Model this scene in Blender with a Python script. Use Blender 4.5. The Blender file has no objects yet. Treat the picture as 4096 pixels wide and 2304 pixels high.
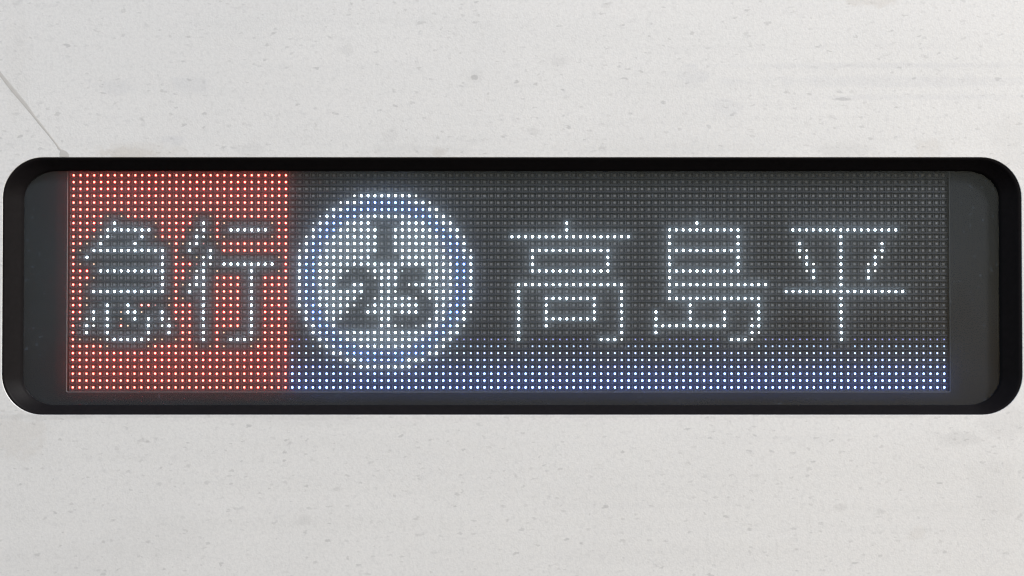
import bpy, math, random
from mathutils import Vector, Matrix

random.seed(7)
scene = bpy.context.scene
COL = scene.collection

# ------------------------------------------------------------------ camera
DIST = 1.8                        # metres from lens to the train's side
TILT = math.radians(2.0)          # camera stands a little lower than the sign
PITCH = 0.004                     # LED pitch
LED_Y = 0.0180                    # depth of the LED board behind the body skin
WIDTH_AT_LED = 4096 / 27.405 * PITCH
cam_data = bpy.data.cameras.new('camera')
cam = bpy.data.objects.new('camera', cam_data)
COL.objects.link(cam)
scene.camera = cam
cam.location = (0, -DIST * math.cos(TILT), -DIST * math.sin(TILT))
cam.rotation_euler = (math.radians(90) + TILT, 0, 0)
cam_data.sensor_width = 36
cam_data.lens = 36 * (DIST + LED_Y) / WIDTH_AT_LED
cam_data.clip_start = 0.05
cam_data.clip_end = 200

# ------------------------------------------------------------------ sky and sun (soft, hazy daylight)
SUN_EL = math.radians(31)
SUN_AZ = math.radians(138)        # clockwise from +Y: behind the camera, to the right
world = bpy.data.worlds.new('World')
scene.world = world
world.use_nodes = True
wn = world.node_tree.nodes
sky = wn.new('ShaderNodeTexSky')
sky.sky_type = 'NISHITA'
sky.sun_disc = False
sky.sun_elevation = SUN_EL
sky.sun_rotation = SUN_AZ
sky.air_density = 1.0
sky.dust_density = 1.1
sky.ozone_density = 1.0
wn['Background'].inputs['Strength'].default_value = 0.14
world.node_tree.links.new(sky.outputs[0], wn['Background'].inputs['Color'])
sd = bpy.data.lights.new('sun', 'SUN')
sd.energy = 3.35
sd.angle = math.radians(14)
sd.color = (1.0, 0.985, 0.975)
sun = bpy.data.objects.new('sun', sd)
COL.objects.link(sun)
sdir = Vector((math.sin(SUN_AZ) * math.cos(SUN_EL), math.cos(SUN_AZ) * math.cos(SUN_EL), math.sin(SUN_EL)))
sun.rotation_euler = sdir.to_track_quat('Z', 'Y').to_euler()
sun.location = sdir * 20

scene.view_settings.view_transform = 'Standard'
scene.view_settings.look = 'None'
scene.view_settings.gamma = 1
scene.view_settings.exposure = 0.0
scene.view_settings.use_curve_mapping = False
scene.cycles.filter_width = 1.25
scene.cycles.blur_glossy = 1.0
scene.cycles.sample_clamp_indirect = 4.0

# ------------------------------------------------------------------ pixel -> point on the plane y = const
_F = cam_data.lens / 36 * 4096
_R = Matrix.Rotation(math.radians(90) + TILT, 3, 'X')


def at(px, py, y):
    d = _R @ Vector(((px - 2048) / _F, -(py - 1152) / _F, -1))
    t = (y - cam.location.y) / d.y
    return cam.location + d * t


# ------------------------------------------------------------------ material helpers
def mat(name):
    m = bpy.data.materials.new(name)
    m.use_nodes = True
    nt = m.node_tree
    return m, nt, nt.nodes, nt.links, nt.nodes['Principled BSDF']


def simple(name, col, rough=0.5, spec=0.5, noise=0.0, scale=400.0, bump=0.0):
    m, nt, n, l, b = mat(name)
    b.inputs['Roughness'].default_value = rough
    b.inputs['Specular IOR Level'].default_value = spec
    b.inputs['Base Color'].default_value = (*col, 1)
    if noise or bump:
        tc = n.new('ShaderNodeTexCoord')
        nz = n.new('ShaderNodeTexNoise')
        nz.inputs['Scale'].default_value = scale
        nz.inputs['Detail'].default_value = 5
        l.new(tc.outputs['Object'], nz.inputs['Vector'])
        mx = n.new('ShaderNodeMix')
        mx.data_type = 'RGBA'
        mx.inputs[6].default_value = (*[c * (1 - noise) for c in col], 1)
        mx.inputs[7].default_value = (*[c * (1 + noise) for c in col], 1)
        l.new(nz.outputs['Fac'], mx.inputs[0])
        l.new(mx.outputs[2], b.inputs['Base Color'])
        if bump:
            bp = n.new('ShaderNodeBump')
            bp.inputs['Strength'].default_value = bump
            bp.inputs['Distance'].default_value = 0.0003
            l.new(nz.outputs['Fac'], bp.inputs['Height'])
            l.new(bp.outputs[0], b.inputs['Normal'])
    return m


def emit(name, col):
    m, nt, n, l, b = mat(name)
    b.inputs['Base Color'].default_value = (0.25, 0.25, 0.25, 1)
    b.inputs['Roughness'].default_value = 0.35
    b.inputs['Emission Color'].default_value = (*col, 1)
    b.inputs['Emission Strength'].default_value = 1.0
    m.cycles.emission_sampling = 'FRONT' if max(col) > 2.5 else 'NONE'
    return m


# ------------------------------------------------------------------ mesh helpers
def mesh_obj(name, verts, faces, mats, parent=None, fm=None, smooth=False):
    me = bpy.data.meshes.new(name)
    me.from_pydata([tuple(v) for v in verts], [], faces)
    for m in (mats if isinstance(mats, (list, tuple)) else [mats]):
        me.materials.append(m)
    if fm:
        for p, i in zip(me.polygons, fm):
            p.material_index = i
    if smooth:
        for p in me.polygons:
            p.use_smooth = True
    me.update()
    o = bpy.data.objects.new(name, me)
    COL.objects.link(o)
    if parent:
        o.parent = parent
    return o


def rrect(x0, x1, z0, z1, r, y, n=14, rz=None):
    """closed loop, clockwise seen from the camera; same vertex count whatever the radius"""
    rz = rz or r
    pts = []
    for cx, cz, a0 in ((x1 - r, z1 - rz, 90), (x1 - r, z0 + rz, 0), (x0 + r, z0 + rz, -90), (x0 + r, z1 - rz, -180)):
        for i in range(n + 1):
            a = math.radians(a0 - 90 * i / n)
            pts.append(Vector((cx + r * math.cos(a), y, cz + rz * math.sin(a))))
    return pts


def loops_mesh(loops, cap_last=False):
    n = len(loops[0])
    v = [p for lp in loops for p in lp]
    f = []
    for k in range(len(loops) - 1):
        for i in range(n):
            j = (i + 1) % n
            f.append((k * n + i, k * n + j, (k + 1) * n + j, (k + 1) * n + i))
    if cap_last:
        f.append(tuple(range((len(loops) - 1) * n, len(loops) * n)))
    return v, f


def box_into(v, f, x0, x1, y0, y1, z0, z1, back=False):
    b = len(v)
    v += [(x0, y0, z0), (x1, y0, z0), (x1, y0, z1), (x0, y0, z1), (x0, y1, z0), (x1, y1, z0), (x1, y1, z1), (x0, y1, z1)]
    f += [(b, b + 1, b + 2, b + 3), (b + 3, b + 2, b + 6, b + 7), (b + 4, b + 5, b + 1, b), (b + 1, b + 5, b + 6, b + 2), (b + 4, b, b + 3, b + 7)]
    if back:
        f.append((b + 7, b + 6, b + 5, b + 4))


def pxrect(l, t, r, b, y):
    a = at(l, (t + b) / 2, y).x
    c = at(r, (t + b) / 2, y).x
    mid = (l + r) / 2
    return a, c, at(mid, b, y).z, at(mid, t, y).z       # x0, x1, z0, z1


PX = WIDTH_AT_LED / 4096          # metres per photo pixel, near enough

# ------------------------------------------------------------------ body panel of the train
ox0, ox1, oz0, oz1 = pxrect(9, 629.5, 4087.5, 1659, 0.0)
OR = 160 * PX


def panel_material():
    m, nt, n, l, b = mat('speckled_pale_metal')
    tc = n.new('ShaderNodeTexCoord')

    def mapping(sx, sz, off=0.0):
        sp_ = n.new('ShaderNodeSeparateXYZ')
        l.new(tc.outputs['Object'], sp_.inputs[0])
        cb = n.new('ShaderNodeCombineXYZ')           # panel plane: x across, z up
        l.new(sp_.outputs[0], cb.inputs[0])
        l.new(sp_.outputs[2], cb.inputs[1])
        mp = n.new('ShaderNodeMapping')
        mp.inputs['Scale'].default_value = (sx, sz, 1)
        mp.inputs['Location'].default_value = (off, off * 0.7, 0)
        l.new(cb.outputs[0], mp.inputs['Vector'])
        return mp.outputs[0]

    def noise(vec, scale, detail=3, rough=0.5):
        nz = n.new('ShaderNodeTexNoise')
        nz.noise_dimensions = '2D'
        nz.inputs['Scale'].default_value = scale
        nz.inputs['Detail'].default_value = detail
        nz.inputs['Roughness'].default_value = rough
        l.new(vec, nz.inputs['Vector'])
        return nz.outputs['Fac']

    def ramp(fac, lo, hi, a=0.0, c=1.0):
        mr = n.new('ShaderNodeMapRange')
        mr.interpolation_type = 'SMOOTHSTEP'
        mr.inputs['From Min'].default_value = lo
        mr.inputs['From Max'].default_value = hi
        mr.inputs['To Min'].default_value = a
        mr.inputs['To Max'].default_value = c
        l.new(fac, mr.inputs['Value'])
        return mr.outputs[0]

    def math_(op, a, c):
        k = n.new('ShaderNodeMath')
        k.operation = op
        for s, x in zip(k.inputs, (a, c)):
            if isinstance(x, (int, float)):
                s.default_value = x
            else:
                l.new(x, s)
        return k.outputs[0]

    def mix(fac, colour, base):
        mx = n.new('ShaderNodeMix')
        mx.data_type = 'RGBA'
        l.new(fac, mx.inputs[0])
        if isinstance(base, tuple):
            mx.inputs[6].default_value = (*base, 1)
        else:
            l.new(base, mx.inputs[6])
        mx.inputs[7].default_value = (*colour, 1)
        return mx.outputs[2]

    iso = mapping(1, 1)
    wide = mapping(0.55, 1.0, 3.1)
    wide2 = mapping(0.5, 1.0, 9.7)
    strk = mapping(0.035, 1.0, 1.7)

    # cloudy base
    c = mix(ramp(noise(iso, 9, 4), 0.35, 0.65, 0, 0.6), (0.664, 0.657, 0.646), (0.690, 0.682, 0.669))
    # very fine mottling of the finish
    c = mix(ramp(noise(iso, 620, 2), 0.38, 0.66, 0, 0.20), (0.50, 0.50, 0.50), c)
    c = mix(ramp(noise(iso, 260, 4, 0.7), 0.52, 0.70, 0, 0.20), (0.47, 0.465, 0.46), c)
    # rolling streaks
    c = mix(ramp(noise(strk, 150, 3), 0.52, 0.72, 0, 0.09), (0.55, 0.545, 0.545), c)

    # separate grey flecks, wider than tall
    def flecks(vec, scale, rad, keep, strength, colour, c):
        dist = n.new('ShaderNodeVectorMath')
        dist.operation = 'ADD'
        nz = n.new('ShaderNodeTexNoise')
        nz.inputs['Scale'].default_value = scale * 3
        nz.inputs['Detail'].default_value = 2
        l.new(vec, nz.inputs['Vector'])
        sc = n.new('ShaderNodeVectorMath')
        sc.operation = 'SCALE'
        sc.inputs['Scale'].default_value = 0.55 / scale
        l.new(nz.outputs['Color'], sc.inputs[0])
        l.new(vec, dist.inputs[0])
        l.new(sc.outputs[0], dist.inputs[1])
        vo = n.new('ShaderNodeTexVoronoi')
        vo.voronoi_dimensions = '2D'
        vo.inputs['Scale'].default_value = scale
        vo.inputs['Randomness'].default_value = 1.0
        l.new(dist.outputs[0], vo.inputs['Vector'])
        sp = n.new('ShaderNodeSeparateColor')
        l.new(vo.outputs['Color'], sp.inputs[0])
        size = math_('MULTIPLY', math_('ADD', sp.outputs[1], 0.35), rad)
        d = math_('SUBTRACT', vo.outputs['Distance'], size)
        f = ramp(d, -0.05, 0.04, 1, 0)
        sel = ramp(sp.outputs[0], 1 - keep - 0.02, 1 - keep + 0.02, 0, 1)
        amt = math_('MULTIPLY', math_('ADD', sp.outputs[2], 0.25), strength)
        return mix(math_('MULTIPLY', math_('MULTIPLY', f, sel), amt), colour, c)

    c = flecks(wide, 150, 0.100, 0.60, 0.36, (0.36, 0.36, 0.355), c)
    c = flecks(wide2, 240, 0.12, 0.42, 0.28, (0.38, 0.375, 0.37), c)
    c = flecks(wide2, 75, 0.06, 0.30, 0.30, (0.38, 0.375, 0.37), c)

    # smudge marks and painted reflection bands, each with its place: px, py, half width, half height, amount, colour
    sep = n.new('ShaderNodeSeparateXYZ')
    l.new(tc.outputs['Object'], sep.inputs[0])
    edge = noise(iso, 130, 5, 0.65)
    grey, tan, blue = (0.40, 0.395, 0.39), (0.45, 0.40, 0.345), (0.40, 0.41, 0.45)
    smudges_and_reflections = [
        (1385, 200, 34, 22, .40, grey), (2235, 247, 34, 18, .40, grey), (2210, 240, 90, 50, .14, grey),
        (3480, -6, 110, 34, .55, tan), (520, 614, 130, 24, .62, tan), (560, 606, 210, 40, .35, tan),
        (1760, 606, 34, 20, .55, tan), (1650, 604, 260, 30, .32, grey), (700, 560, 50, 24, .35, blue),
        (2130, 525, 28, 20, .55, grey), (3380, 600, 130, 34, .45, grey), (3725, 590, 60, 40, .38, tan),
        (480, 345, 70, 34, .30, blue), (770, 340, 90, 40, .30, blue), (3370, 396, 40, 8, .8, (0.24, .24, .25)),
        (1896, 308, 14, 10, .9, (0.22, .22, .22)), (1894, 300, 40, 30, .25, grey), (1560, 540, 40, 34, .30, grey),
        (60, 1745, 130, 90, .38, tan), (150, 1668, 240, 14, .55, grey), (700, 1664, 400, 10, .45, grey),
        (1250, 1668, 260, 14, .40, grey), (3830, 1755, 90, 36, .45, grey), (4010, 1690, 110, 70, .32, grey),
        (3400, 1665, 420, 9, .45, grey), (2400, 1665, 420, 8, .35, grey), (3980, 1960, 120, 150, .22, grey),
        (640, 2160, 220, 110, .18, grey), (1220, 2080, 30, 20, .40, grey), (3360, 2030, 26, 16, .45, grey),
        (4040, 560, 90, 120, .28, grey), (2900, 430, 80, 40, .25, blue), (2780, 310, 60, 40, .30, blue),
        (2600, 595, 500, 30, .22, grey), (1000, 600, 60, 30, .35, grey), (3670, 2140, 40, 30, .32, tan),
        (64, 250, 60, 260, .14, tan), (300, 2240, 420, 80, .14, grey), (76, 170, 30, 20, .3, grey),
        (3500, 262, 700, 12, .30, blue), (3560, 325, 640, 26, .30, blue), (3660, 388, 520, 12, .25, blue),  # long bluish reflections, painted into the panel colour
    ]
    for px, py, hw, hh, amt, colr in smudges_and_reflections:
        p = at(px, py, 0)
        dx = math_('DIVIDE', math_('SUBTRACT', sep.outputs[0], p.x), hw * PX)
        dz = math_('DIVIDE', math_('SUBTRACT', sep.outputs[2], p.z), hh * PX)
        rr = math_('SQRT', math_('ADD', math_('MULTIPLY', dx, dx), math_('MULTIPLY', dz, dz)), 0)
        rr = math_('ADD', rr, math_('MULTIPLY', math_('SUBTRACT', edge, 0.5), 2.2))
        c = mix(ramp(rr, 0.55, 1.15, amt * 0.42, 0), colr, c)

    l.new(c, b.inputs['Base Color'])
    l.new(ramp(noise(strk, 60, 3), 0.3, 0.7, 0.49, 0.53), b.inputs['Roughness'])
    b.inputs['Specular IOR Level'].default_value = 0.5
    b.inputs['Metallic'].default_value = 0.4
    h = math_('ADD', math_('MULTIPLY', noise(iso, 950, 2), 1.0), math_('MULTIPLY', noise(iso, 420, 3), 0.6))
    bp = n.new('ShaderNodeBump')
    bp.inputs['Strength'].default_value = 0.12
    bp.inputs['Distance'].default_value = 0.0003
    l.new(h, bp.inputs['Height'])
    l.new(bp.outputs[0], b.inputs['Normal'])
    return m


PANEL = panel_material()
e = 0.0003
lp = [rrect(-1.6, 1.6, -1.1, 1.1, 0.03, 0.003), rrect(-1.597, 1.597, -1.097, 1.097, 0.03, 0.0)]
for k in range(5):                 # rolled lip round the opening
    a = math.radians(90 * k / 4)
    o_ = e * (1 - math.sin(a))
    lp.append(rrect(ox0 - o_, ox1 + o_, oz0 - o_, oz1 + o_, OR + o_, e * (1 - math.cos(a))))
lp.append(rrect(ox0, ox1, oz0, oz1, OR, 0.022))
v, f = loops_mesh(lp)
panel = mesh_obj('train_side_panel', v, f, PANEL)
panel['label'] = 'pale grey speckled metal side panel of a train around the black display'
panel['category'] = 'train panel'
for p in panel.data.polygons:
    p.use_smooth = False

# dried run of sealant that ends in a small blob above the frame
rm, rnt, rn, rl, rb = mat('dried_sealant')
rb.inputs['Base Color'].default_value = (0.565, 0.545, 0.525, 1)
rb.inputs['Roughness'].default_value = 0.5
rb.inputs['Metallic'].default_value = 0.3
tcx = rn.new('ShaderNodeTexCoord')
rz = rn.new('ShaderNodeTexNoise')
rz.inputs['Scale'].default_value = 420
rl.new(tcx.outputs['Object'], rz.inputs['Vector'])
rmx = rn.new('ShaderNodeMix')
rmx.data_type = 'RGBA'
rmx.inputs[6].default_value = (0.445, 0.43, 0.412, 1)
rmx.inputs[7].default_value = (0.515, 0.50, 0.48, 1)
rl.new(rz.outputs['Fac'], rmx.inputs[0])
rl.new(rmx.outputs[2], rb.inputs['Base Color'])
run = [(-190, 60, 15), (-90, 182, 15), (-3, 291, 15), (50, 358, 16), (103, 421, 15), (137, 466, 10), (165, 501, 9), (190, 532, 8), (222, 573, 7), (241, 600, 8)]
vv, ff = [], []
dn = Vector((0.8, -0.6))
for i, (x, y, w) in enumerate(run):
    w *= 1 + 0.12 * math.sin(i * 2.3)
    for s, h in ((-1, 0.0), (-0.5, 0.00003), (0.5, 0.00003), (1, 0.0)):
        vv.append(at(x + dn.x * s * w * 0.5, y + dn.y * s * w * 0.5, -0.00005 - h))
    if i:
        b0 = (i - 1) * 4
        for q in range(3):
            ff.append((b0 + q, b0 + 4 + q, b0 + 5 + q, b0 + 1 + q))
blob = [(241, 597), (252, 598), (264, 604), (273, 612), (277, 620), (276, 627), (255, 628), (239, 627), (238, 616)]
b0 = len(vv)
cx, cy = 256, 614
for x, y in blob:
    vv.append(at(x, y, -0.00006))
for x, y in blob:
    vv.append(at(cx + (x - cx) * .85, cy + (y - cy) * .85, -0.00009))
nb = len(blob)
for i in range(nb):
    j = (i + 1) % nb
    ff.append((b0 + i, b0 + j, b0 + nb + j, b0 + nb + i))
ff.append(tuple(range(b0 + nb, b0 + 2 * nb)))
ro = mesh_obj('sealant_run', vv, ff, rm, panel, smooth=False)
ro['label'] = 'thin slanting dried sealant run ending in a blob'

# ------------------------------------------------------------------ the display
disp = bpy.data.objects.new('destination_display', None)
COL.objects.link(disp)
disp.empty_display_size = 0.05
disp['label'] = 'black rounded LED destination sign with red block and white Japanese characters set into panel'
disp['category'] = 'sign'

RUBBER = simple('black_rubber', (0.0056, 0.0047, 0.0052), 0.48, 0.07, 0.35, 260, 0.25)
MASK = simple('charcoal_mask', (0.0040, 0.0062, 0.0100), 0.6, 0.2, 0.12, 700, 0.0)
MASKEDGE = simple('mask_edge', (0.10, 0.105, 0.11), 0.25, 0.6)
BOARD = simple('black_moulding', (0.013, 0.0165, 0.0235), 0.5, 0.3, 0.2, 900)
RIB = simple('grey_moulding', (0.042, 0.048, 0.058), 0.5, 0.5, 0.2, 900)
LOUVER = simple('louver_plastic', (0.011, 0.0145, 0.0215), 0.45, 0.4, 0.2, 900)
HOUSING = simple('led_housing', (0.010, 0.010, 0.011), 0.4, 0.5)
WINDOW = simple('led_window', (0.14, 0.148, 0.16), 0.5, 0.3, 0.35, 2500)

# rubber frame: rounded lip, then a slope back to the pane
GLASS_Y = 0.0075
gx0, gx1, gz0, gz1 = pxrect(94, 684, 3998, 1620, GLASS_Y)
IRX, IRZ = 128 * PX, 112 * PX
lps = [rrect(ox0 + 0.0001, ox1 - 0.0001, oz0 + 0.0001, oz1 - 0.0001, OR, 0.012),
       rrect(ox0 + 0.0001, ox1 - 0.0001, oz0 + 0.0001, oz1 - 0.0001, OR, 0.0007),
       rrect(ox0 + 0.0003, ox1 - 0.0003, oz0 + 0.0003, oz1 - 0.0003, OR, 0.0005)]
steps = 6
for k in range(1, steps + 1):
    t = k / steps
    q = t ** 0.9
    A, B = (ox0 + 0.0003, ox1 - 0.0003, oz0 + 0.0003, oz1 - 0.0003), (gx0, gx1, gz0, gz1)
    lps.append(rrect(*[a + (b_ - a) * t for a, b_ in zip(A, B)], OR * (1 - t) + IRX * t, 0.0005 + (GLASS_Y - 0.0005) * q,
                     rz=OR * (1 - t) + IRZ * t))
lps.append(rrect(gx0, gx1, gz0, gz1, IRX, GLASS_Y + 0.0015, rz=IRZ))
lps.append(rrect(gx0 - .001, gx1 + .001, gz0 - .001, gz1 + .001, IRX, GLASS_Y + 0.0015, rz=IRZ))
v, f = loops_mesh(lps)
frame = mesh_obj('rubber_frame', v, f, RUBBER, disp, smooth=True)
frame['label'] = 'black rounded rubber frame around the glass'

# charcoal mask with the window for the LEDs
MASK_Y = 0.0140
ax0, ax1, az0, az1 = pxrect(270, 676, 3798, 1566.5, MASK_Y)
out = (gx0 - .006, gx1 + .006, gz0 - .006, gz1 + .006)
ch = 0.0004
v, f = loops_mesh([rrect(*out, 0.015, MASK_Y), rrect(ax0 - ch, ax1 + ch, az0 - ch, az1 + ch, 0.0009, MASK_Y)])
mask = mesh_obj('mask_plate', v, f, MASK, disp)
v, f = loops_mesh([rrect(ax0 - ch, ax1 + ch, az0 - ch, az1 + ch, 0.0009, MASK_Y), rrect(ax0, ax1, az0, az1, 0.0006, MASK_Y + ch),
                   rrect(ax0, ax1, az0, az1, 0.0006, LED_Y - 0.0032)])
mesh_obj('mask_edge', v, f, [MASKEDGE, LOUVER], mask, fm=[0] * 60 + [1] * 60)

# ------------------------------------------------------------------ LED picture, 128 x 32
W_, H_ = 128, 32
G = [['.'] * W_ for _ in range(H_)]


def put(r, spec):
    """spec: '0-4R 5r 6. 8-12R'"""
    for tok in spec.split():
        k = tok[-1]
        a, _, b_ = tok[:-1].partition('-')
        for c_ in range(int(a), int(b_ or a) + 1):
            G[r][c_] = k


for r in list(range(0, 6)) + list(range(26, 32)):
    put(r, '0-31R')
put(6, '0-4R 5r 7r 8-17R 18r 20r 21-31R')
put(7, '0-3R 4M 6W 12r 13-17R 19W 21R 22r 29r 30-31R')
put(8, '0-3R 4r 5-11W 13-16R 17r 18w 19W 20t 21R 23-28W 30-31R')
put(9, '0-2R 3r 4w 5W 10W 12r 13-16R 18W 19w 20r 21R 22r 29r 30-31R')
put(10, '0-1R 2r 4W 9W 14r 15R 16r 17w 18W 19t 21r 22-31R')
put(11, '0R 1r 3-13W 15R 17W 20W 22-31R')
put(12, '0R 2W 13W 15R 16r 18r 19w 20W 30r 31R')
put(13, '0R 1r 3r 13W 15-17R 18t 19W 20w 22-29W 31R')
put(14, '0-2R 4-13W 15-16R 17r 18w 19W 21r 26W 30r 31R')
put(15, '0-2R 3r 13W 15-16R 17t 18-19W 21-24R 26W 28-31R')
put(16, '0-1R 2r 13W 15R 16r 17w 18-19W 21-24R 26W 28-31R')
put(17, '0-1R 3-13W 15R 17W 19W 21-24R 26W 28-31R')
put(18, '0-1R 2r 14r 15R 16r 19W 21-24R 26W 28-31R')
put(19, '0-1R 2r 5W 8W 10-11M 12t 14r 15-17R 19W 21-24R 26W 28-31R')
put(20, '0-1R 3W 5W 7r 8-9W 10r 13W 15-17R 19W 21-24R 26W 28-31R')
put(21, '0R 1M 2w 3W 5W 7r 9W 11W 13W 14w 15M 16-17R 19W 21-24R 26W 28-31R')
put(22, '0R 1t 2W 3w 5W 7M 8r 11W 13w 14W 15t 16-17R 19W 21-24R 26W 28-31R')
put(23, '0R 2W 5W 11W 14W 16-17R 19W 21R 22r 26W 28-31R')
put(24, '0R 1r 3-4r 5w 6-10W 11w 12-13r 15r 16-17R 19W 21R 23-25W 26w 27r 28-31R')
put(25, '0-4R 5r 11r 12-17R 18r 20r 21R 22r 26r 27-31R')
for i, r in enumerate(range(24, 32)):               # blue fade at the foot of the picture
    put(r, '32-127%d' % i)
put(24, '64. 66. 76. 81. 84-86. 95. 100. 111. 113.')
put(25, '64-66. 76-80. 95-99. 111-113.')
# round line mark: blue ring, white disc, letter and number left dark
put(3, '41w 42-49W 50w')
put(4, '39w 40-41W 42C 43-48B 49C 50-51W 52w')
put(5, '37d 38-39W 40-51B 52-53W')
put(6, '36d 37W 38C 39-41B 42-48W 49C 50-52B 53-54W 55d')
put(7, '35d 36W 37C 38-39B 40-43W 48-51W 52-53B 54-55W')
put(8, '35W 36C 37-38B 39-44W 47-52W 53-54B 55-56W')
put(9, '34w 35W 36-37B 38-44W 47-53W 54-55B 56W 57w')
put(10, '33d 34W 35-36B 37-44W 47-53W 54C 55-56B 57W')
put(11, '33w 34W 35-36B 37-44W 47-54W 55-56B 57W 58w')
put(12, '33W 34C 35B 36-43W 48-54W 55C 56B 57C 58W')
put(13, '33W 34-35B 36-55W 56-57B 58W')
put(14, '33W 34-35B 36-39W 40w 43w 44-47W 48d 52-55W 56-57B 58W')
put(15, '33W 34-35B 36-38W 39w 44w 45-47W 52-55W 56-57B 58W')
put(16, '33W 34-35B 36-38W 41-42W 45-47W 49w 50-55W 56-57B 58W')
put(17, '33W 34-35B 36-42W 45-46W 47w 51w 52-55W 56-57B 58W')
put(18, '33W 34-35B 36-41W 42d 44w 45-49W 50w 52w 53-55W 56-57B 58W')
put(19, '33W 34C 35B 36-40W 41w 43d 44-50W 53-54W 55C 56B 57C 58w')
put(20, '33w 34W 35-36B 37-39W 40w 43-46W 47w 48-50W 53-54W 55-56B 57W 58w')
put(21, '34W 35-36B 37-38W 39w 45-46W 52w 53-54W 55B 56C 57W')
put(22, '34w 35W 36-37B 38W 45-46W 47w 48d 50d 51w 52-53W 54-55B 56W 57w')
put(23, '35W 36C 37-38B 39-52W 53-54B 55-56W')
put(24, '35d 36W 37C 38-39B 40-50W 51C 52-53B 54-55W')
put(25, '36w 37W 38C 39-41B 42-49W 50-52B 53-54W')
put(26, '38-39W 40-51B 52-53W')
put(27, '39w 40-41W 42C 43-48B 49-51W')
put(28, '41w 42-49W')
# three characters
for r in (7, 8):
    put(r, '72W')
put(9, '64-81W')
for r in (11, 14):
    put(r, '67-78W')
for r in (12, 13):
    put(r, '67W 78W')
put(16, '65-80W')
for r in range(17, 25):
    put(r, '65W 80W')
for r in (18, 21):
    put(r, '69-76W')
for r in (19, 20):
    put(r, '69W 76W')
put(22, '69W')
put(24, '77-79W 80w')
put(7, '91W')
for r in (8, 11, 14):
    put(r, '87-97W')
for r in (9, 10, 12, 13):
    put(r, '87W 97W')
for r in (15, 17):
    put(r, '87W')
put(16, '87-101W')
put(18, '87-100W')
put(19, '90W 100W')
put(20, '85W 90W 95W 100W')
put(21, '85W 90W 95W 99w 100W')
put(22, '85-95W 99-100W')
put(23, '85W 99W 100w')
put(24, '96-98W 99w')
put(8, '105-120W')
for r in list(range(9, 17)) + list(range(18, 25)):
    put(r, '112W')
put(10, '106W 118W')
put(11, '106W 107w 117w 118W')
put(12, '106w 107W 117W 118w')
put(13, '107W 108w 116w 117W')
put(14, '107w 108W 116W 117w')
put(15, '108W 116W')
put(17, '104-121W')

# kind: (family, emitter radius in pitches, emitted colour)
LEVEL = {
    'W': ('white_led', .146, (22.5, 27.5, 32.0)), 'w': ('white_led', .13, (4.0, 4.2, 4.2)), 'd': ('white_led', .10, (1.5, 1.6, 1.7)),
    'R': ('red_led', .131, (26.0, 1.8, 1.25)), 'M': ('red_led', .13, (11.0, 1.9, 1.5)), 'r': ('red_led', .10, (1.9, 1.15, 0.65)), 't': ('red_led', .09, (0.75, .16, .12)),
    'B': ('blue_led', .128, (4.4, 9.6, 29.0)), 'C': ('blue_led', .138, (11.0, 15.0, 26.0)),
    '0': ('blue_led', .085, (0.32, 0.38, 1.5)), '1': ('blue_led', .11, (0.8, 1.25, 2.2)), '2': ('blue_led', .12, (1.4, 1.9, 3.4)),
    '3': ('blue_led', .122, (1.9, 2.8, 5.5)), '4': ('blue_led', .128, (2.4, 3.9, 10.5)), '5': ('blue_led', .131, (2.8, 5.0, 15.0)),
    '6': ('blue_led', .134, (3.2, 6.0, 20.0)), '7': ('blue_led', .136, (3.6, 6.8, 25.0)),
    '.': ('unlit_led', 0.0, None),
}
EM = {k: emit('led_light_' + {'.': 'off'}.get(k, k), c[2]) for k, c in LEVEL.items() if c[2]}

cx_led = at(2034, 1125.5, LED_Y).x
ztop = at(2034, 701.4, LED_Y).z
zbot = at(2034, 1549.6, LED_Y).z
PZ = (ztop - zbot) / 31
PXm = (at(3774.4, 1125.5, LED_Y).x - at(293.4, 1125.5, LED_Y).x) / 127


def led_pos(r, c_):
    return cx_led + (c_ - 63.5) * PXm, ztop - r * PZ


def led_geom(k):
    """package standing on the board; local origin at its centre on the board"""
    P = PXm
    v, f, fm = [], [], []
    hw, hy = 0.25 * P, 0.0007
    w = 0.165 * P
    o = [(-hw, 0, -hw), (hw, 0, -hw), (hw, 0, hw), (-hw, 0, hw)]
    fr = [(-hw, -hy, -hw), (hw, -hy, -hw), (hw, -hy, hw), (-hw, -hy, hw)]
    inn = [(-w, -hy, -w), (w, -hy, -w), (w, -hy, w), (-w, -hy, w)]
    dp = [(-w, -hy + .00015, -w), (w, -hy + .00015, -w), (w, -hy + .00015, w), (-w, -hy + .00015, w)]
    v += o + fr + inn + dp
    for a, b_ in ((0, 4), (4, 8), (8, 12)):
        for i in range(4):
            j = (i + 1) % 4
            f.append((a + i, a + j, b_ + j, b_ + i))
            fm.append(0)
    f.append((12, 13, 14, 15))
    fm.append(1)
    rad = LEVEL[k][1] * P
    if rad:
        n = 8
        b0 = len(v)
        for rr, yy in ((rad, -hy - .00002), (rad * .72, -hy - .00022)):
            for i in range(n):
                a = 2 * math.pi * (i + .5) / n
                v.append((rr * math.cos(a), yy, rr * math.sin(a) * 1.1))
        v.append((0, -hy - .0003, 0))
        for i in range(n):
            j = (i + 1) % n
            f.append((b0 + i, b0 + j, b0 + n + j, b0 + n + i))
            f.append((b0 + n + i, b0 + n + j, b0 + 2 * n))
            fm += [2, 2]
    return v, f, fm


def led_mats(k):
    return [HOUSING, WINDOW] + ([EM[k]] if k in EM else [])


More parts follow.
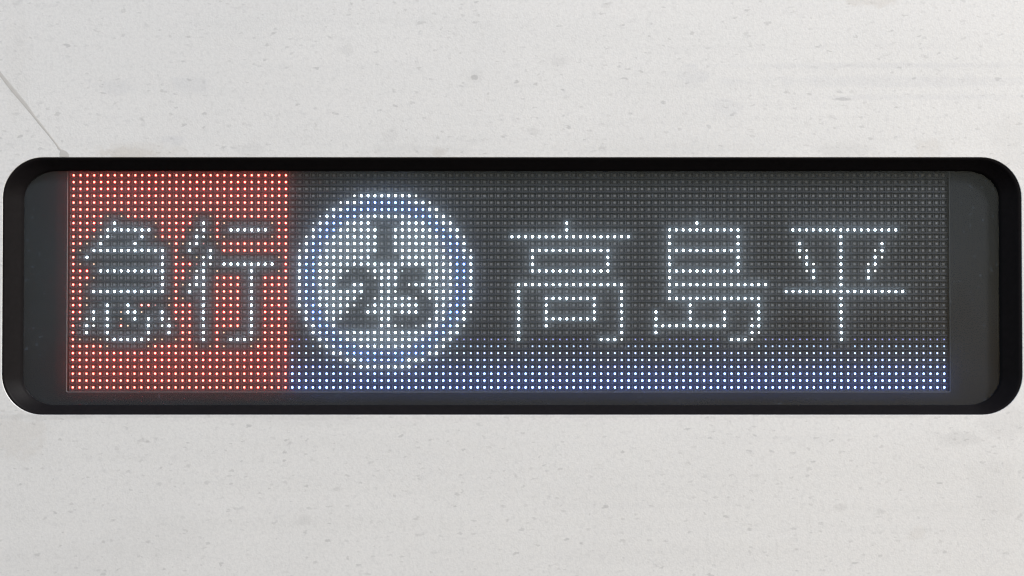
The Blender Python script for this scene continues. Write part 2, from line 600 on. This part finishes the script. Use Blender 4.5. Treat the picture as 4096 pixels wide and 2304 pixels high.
# four modules of 32 x 32, each a moulded face with ribs, and its louvers
modules = []
for m in range(4):
    c0 = m * 32
    xa = led_pos(0, c0)[0] - PXm / 2 + 0.00008
    xb = led_pos(0, c0 + 31)[0] + PXm / 2 - 0.00008
    za, zb = led_pos(31, 0)[1] - PZ * .55, led_pos(0, 0)[1] + PZ * .55
    v, f = [], []
    box_into(v, f, xa, xb, LED_Y, LED_Y + 0.006, za, zb, back=True)
    fm = [0] * 6
    for r in range(32):
        for c_ in range(c0, c0 + 32):
            x, z = led_pos(r, c_)
            b0 = len(v)
            x_a, x_b = x - .49 * PXm, x - .33 * PXm
            z_a, z_b = z - .29 * PZ, z + .35 * PZ
            v += [(x_a, LED_Y - .0009, z_a), (x_b, LED_Y - .0003, z_a), (x_b, LED_Y - .0003, z_b), (x_a, LED_Y - .0009, z_b), (x_b, LED_Y, z_a), (x_b, LED_Y, z_b), (x_a, LED_Y, z_a), (x_a, LED_Y, z_b)]
            f += [(b0, b0 + 1, b0 + 2, b0 + 3), (b0 + 1, b0 + 4, b0 + 5, b0 + 2), (b0 + 6, b0, b0 + 3, b0 + 7)]
            fm += [1, 0, 0]
    mo = mesh_obj('led_module', v, f, [BOARD, RIB], disp, fm=fm)
    modules.append(mo)
    # louver, one mesh shared by all rows
    base = None
    yf = LED_Y - 0.0017
    for r in range(-1, 32):
        z = ztop - r * PZ
        prof = [(LED_Y, -.285), (yf + .0002, -.30), (yf, -.34), (yf, -.54), (yf + .0001, -.575), (LED_Y - .0002, -.66), (LED_Y, -.66)]
        if base is None:
            v = [(xx, yy, q * PZ) for xx in (xa, xb) for yy, q in prof]
            k = len(prof)
            f = [(i, k + i, k + i + 1, i + 1) for i in range(k - 1)] + [tuple(range(k)), tuple(range(2 * k - 1, k - 1, -1))]
            base = mesh_obj('louver', v, f, LOUVER, mo)
            o = base
        else:
            o = base.copy()
            COL.objects.link(o)
            o.parent = mo
        o.location = (0, 0, z)

# LEDs: about 300 of each kind are objects of their own, the rest are one part
fam = {}
for r in range(H_):
    for c_ in range(W_):
        k = G[r][c_]
        fam.setdefault(LEVEL[k][0], []).append((k, r, c_))
first = {
    'white_led': lambda k, r, c_: c_ > 60,                        # the three large characters
    'red_led': lambda k, r, c_: k == 'R' and (r >= 26 or r < 3),  # the full rows of the red block
    'blue_led': lambda k, r, c_: r >= 29,                         # the brightest rows of the blue fade
    'unlit_led': lambda k, r, c_: 60 <= c_ and 2 <= r <= 12,
}
proto, rest = {}, []
for name, cells in fam.items():
    pick = [q for q in cells if first[name](*q)][:290]
    have = {q[0] for q in pick}
    for q in cells:                                     # at least one of every brightness
        if q[0] not in have:
            pick.append(q)
            have.add(q[0])
    chosen = set(pick)
    rest += [q for q in cells if q not in chosen]
    for k, r, c_ in pick:
        x, z = led_pos(r, c_)
        if k not in proto:
            gv, gf, gm = led_geom(k)
            proto[k] = o = mesh_obj(name, gv, gf, led_mats(k), modules[c_ // 32], fm=gm)
        else:
            o = proto[k].copy()
            COL.objects.link(o)
            o.parent = modules[c_ // 32]
        o.location = (x, LED_Y, z)

# the rest: one object, points that carry the same LEDs
order = list(LEVEL)
me = bpy.data.meshes.new('led_field')
me.from_pydata([(led_pos(r, c_)[0], LED_Y, led_pos(r, c_)[1]) for k, r, c_ in rest], [], [])
at_ = me.attributes.new('level', 'INT', 'POINT')
at_.data.foreach_set('value', [order.index(k) for k, r, c_ in rest])
field = bpy.data.objects.new('led_field', me)
COL.objects.link(field)
field.parent = disp
field['kind'] = 'stuff'
ng = bpy.data.node_groups.new('led_field', 'GeometryNodeTree')
ng.interface.new_socket('Geometry', in_out='INPUT', socket_type='NodeSocketGeometry')
ng.interface.new_socket('Geometry', in_out='OUTPUT', socket_type='NodeSocketGeometry')
gi = ng.nodes.new('NodeGroupInput')
go = ng.nodes.new('NodeGroupOutput')
jn = ng.nodes.new('GeometryNodeJoinGeometry')
na = ng.nodes.new('GeometryNodeInputNamedAttribute')
na.data_type = 'INT'
na.inputs['Name'].default_value = 'level'
for i, k in enumerate(order):
    if not any(q[0] == k for q in rest):
        continue
    cmp_ = ng.nodes.new('FunctionNodeCompare')
    cmp_.data_type = 'INT'
    cmp_.operation = 'EQUAL'
    ia = [x for x in cmp_.inputs if x.enabled and x.type == 'INT']
    ng.links.new([x for x in na.outputs if x.enabled and x.type == 'INT'][0], ia[0])
    ia[1].default_value = i
    oi = ng.nodes.new('GeometryNodeObjectInfo')
    oi.inputs['Object'].default_value = proto[k]
    oi.inputs['As Instance'].default_value = True
    ip = ng.nodes.new('GeometryNodeInstanceOnPoints')
    ng.links.new(gi.outputs[0], ip.inputs['Points'])
    ng.links.new(cmp_.outputs[0], ip.inputs['Selection'])
    ng.links.new(oi.outputs['Geometry'], ip.inputs['Instance'])
    ng.links.new(ip.outputs[0], jn.inputs[0])
ng.links.new(jn.outputs[0], go.inputs[0])
md = field.modifiers.new('leds', 'NODES')
md.node_group = ng

# dark back of the housing behind mask and modules
v, f = [], []
box_into(v, f, gx0 - .005, gx1 + .005, LED_Y + 0.0065, LED_Y + 0.03, gz0 - .005, gz1 + .005, back=True)
mesh_obj('housing_back', v, f, HOUSING, disp)

# ------------------------------------------------------------------ front pane: clear, a little dusty
gm_ = bpy.data.materials.new('dusty_glass')
gm_.use_nodes = True
nt = gm_.node_tree
nt.nodes.clear()
outn = nt.nodes.new('ShaderNodeOutputMaterial')
tr = nt.nodes.new('ShaderNodeBsdfTransparent')
tr.inputs[0].default_value = (0.97, 0.975, 0.98, 1)
tl = nt.nodes.new('ShaderNodeBsdfTranslucent')
tl.inputs[0].default_value = (0.9, 0.92, 0.95, 1)
gl = nt.nodes.new('ShaderNodeBsdfGlossy')
gl.inputs['Roughness'].default_value = 0.06
df = nt.nodes.new('ShaderNodeBsdfDiffuse')
df.inputs[0].default_value = (0.60, 0.77, 1.0, 1)
tcg = nt.nodes.new('ShaderNodeTexCoord')
nzg = nt.nodes.new('ShaderNodeTexNoise')
nzg.inputs['Scale'].default_value = 35
nzg.inputs['Detail'].default_value = 6
nt.links.new(tcg.outputs['Object'], nzg.inputs['Vector'])
mrg = nt.nodes.new('ShaderNodeMapRange')
mrg.inputs['From Min'].default_value = 0.3
mrg.inputs['From Max'].default_value = 0.7
mrg.inputs['To Min'].default_value = 0.003
mrg.inputs['To Max'].default_value = 0.008
nt.links.new(nzg.outputs['Fac'], mrg.inputs['Value'])
m1 = nt.nodes.new('ShaderNodeMixShader')
m1.inputs[0].default_value = 0.066
nt.links.new(tr.outputs[0], m1.inputs[1])
nt.links.new(tl.outputs[0], m1.inputs[2])
m2 = nt.nodes.new('ShaderNodeMixShader')
spk = nt.nodes.new('ShaderNodeTexNoise')           # specks of dust
spk.inputs['Scale'].default_value = 520
spk.inputs['Detail'].default_value = 0
nt.links.new(tcg.outputs['Object'], spk.inputs['Vector'])
spr = nt.nodes.new('ShaderNodeMapRange')
spr.inputs['From Min'].default_value = 0.78
spr.inputs['From Max'].default_value = 0.84
spr.inputs['To Min'].default_value = 0.0
spr.inputs['To Max'].default_value = 0.028
nt.links.new(spk.outputs['Fac'], spr.inputs['Value'])
spa = nt.nodes.new('ShaderNodeMath')
spa.operation = 'ADD'
nt.links.new(mrg.outputs[0], spa.inputs[0])
nt.links.new(spr.outputs[0], spa.inputs[1])
nt.links.new(spa.outputs[0], m2.inputs[0])
nt.links.new(m1.outputs[0], m2.inputs[1])
nt.links.new(df.outputs[0], m2.inputs[2])
fr = nt.nodes.new('ShaderNodeFresnel')
fr.inputs['IOR'].default_value = 1.3
m3 = nt.nodes.new('ShaderNodeMixShader')
nt.links.new(fr.outputs[0], m3.inputs[0])
nt.links.new(m2.outputs[0], m3.inputs[1])
nt.links.new(gl.outputs[0], m3.inputs[2])
nt.links.new(m3.outputs[0], outn.inputs[0])
lpg = rrect(gx0 - .001, gx1 + .001, gz0 - .001, gz1 + .001, IRX, GLASS_Y + 0.0010, rz=IRZ)
mesh_obj('glass_pane', lpg, [tuple(range(len(lpg)))], gm_, disp)

# added scattering sheet in front of the louvers, spreads a tight halo round each LED
cm_ = bpy.data.materials.new('halo_scatter_sheet')
cm_.use_nodes = True
ct = cm_.node_tree
ct.nodes.clear()
co = ct.nodes.new('ShaderNodeOutputMaterial')
ctr = ct.nodes.new('ShaderNodeBsdfTransparent')
ctl = ct.nodes.new('ShaderNodeBsdfTranslucent')
ctl.inputs[0].default_value = (0.9, 0.93, 0.97, 1)
cmx = ct.nodes.new('ShaderNodeMixShader')
cmx.inputs[0].default_value = 0.045
ct.links.new(ctr.outputs[0], cmx.inputs[1])
ct.links.new(ctl.outputs[0], cmx.inputs[2])
ct.links.new(cmx.outputs[0], co.inputs[0])
cv = rrect(ax0 - .001, ax1 + .001, az0 - .001, az1 + .001, 0.0006, LED_Y - 0.0030)
mesh_obj('halo_sheet', cv, [tuple(range(len(cv)))], cm_, disp)
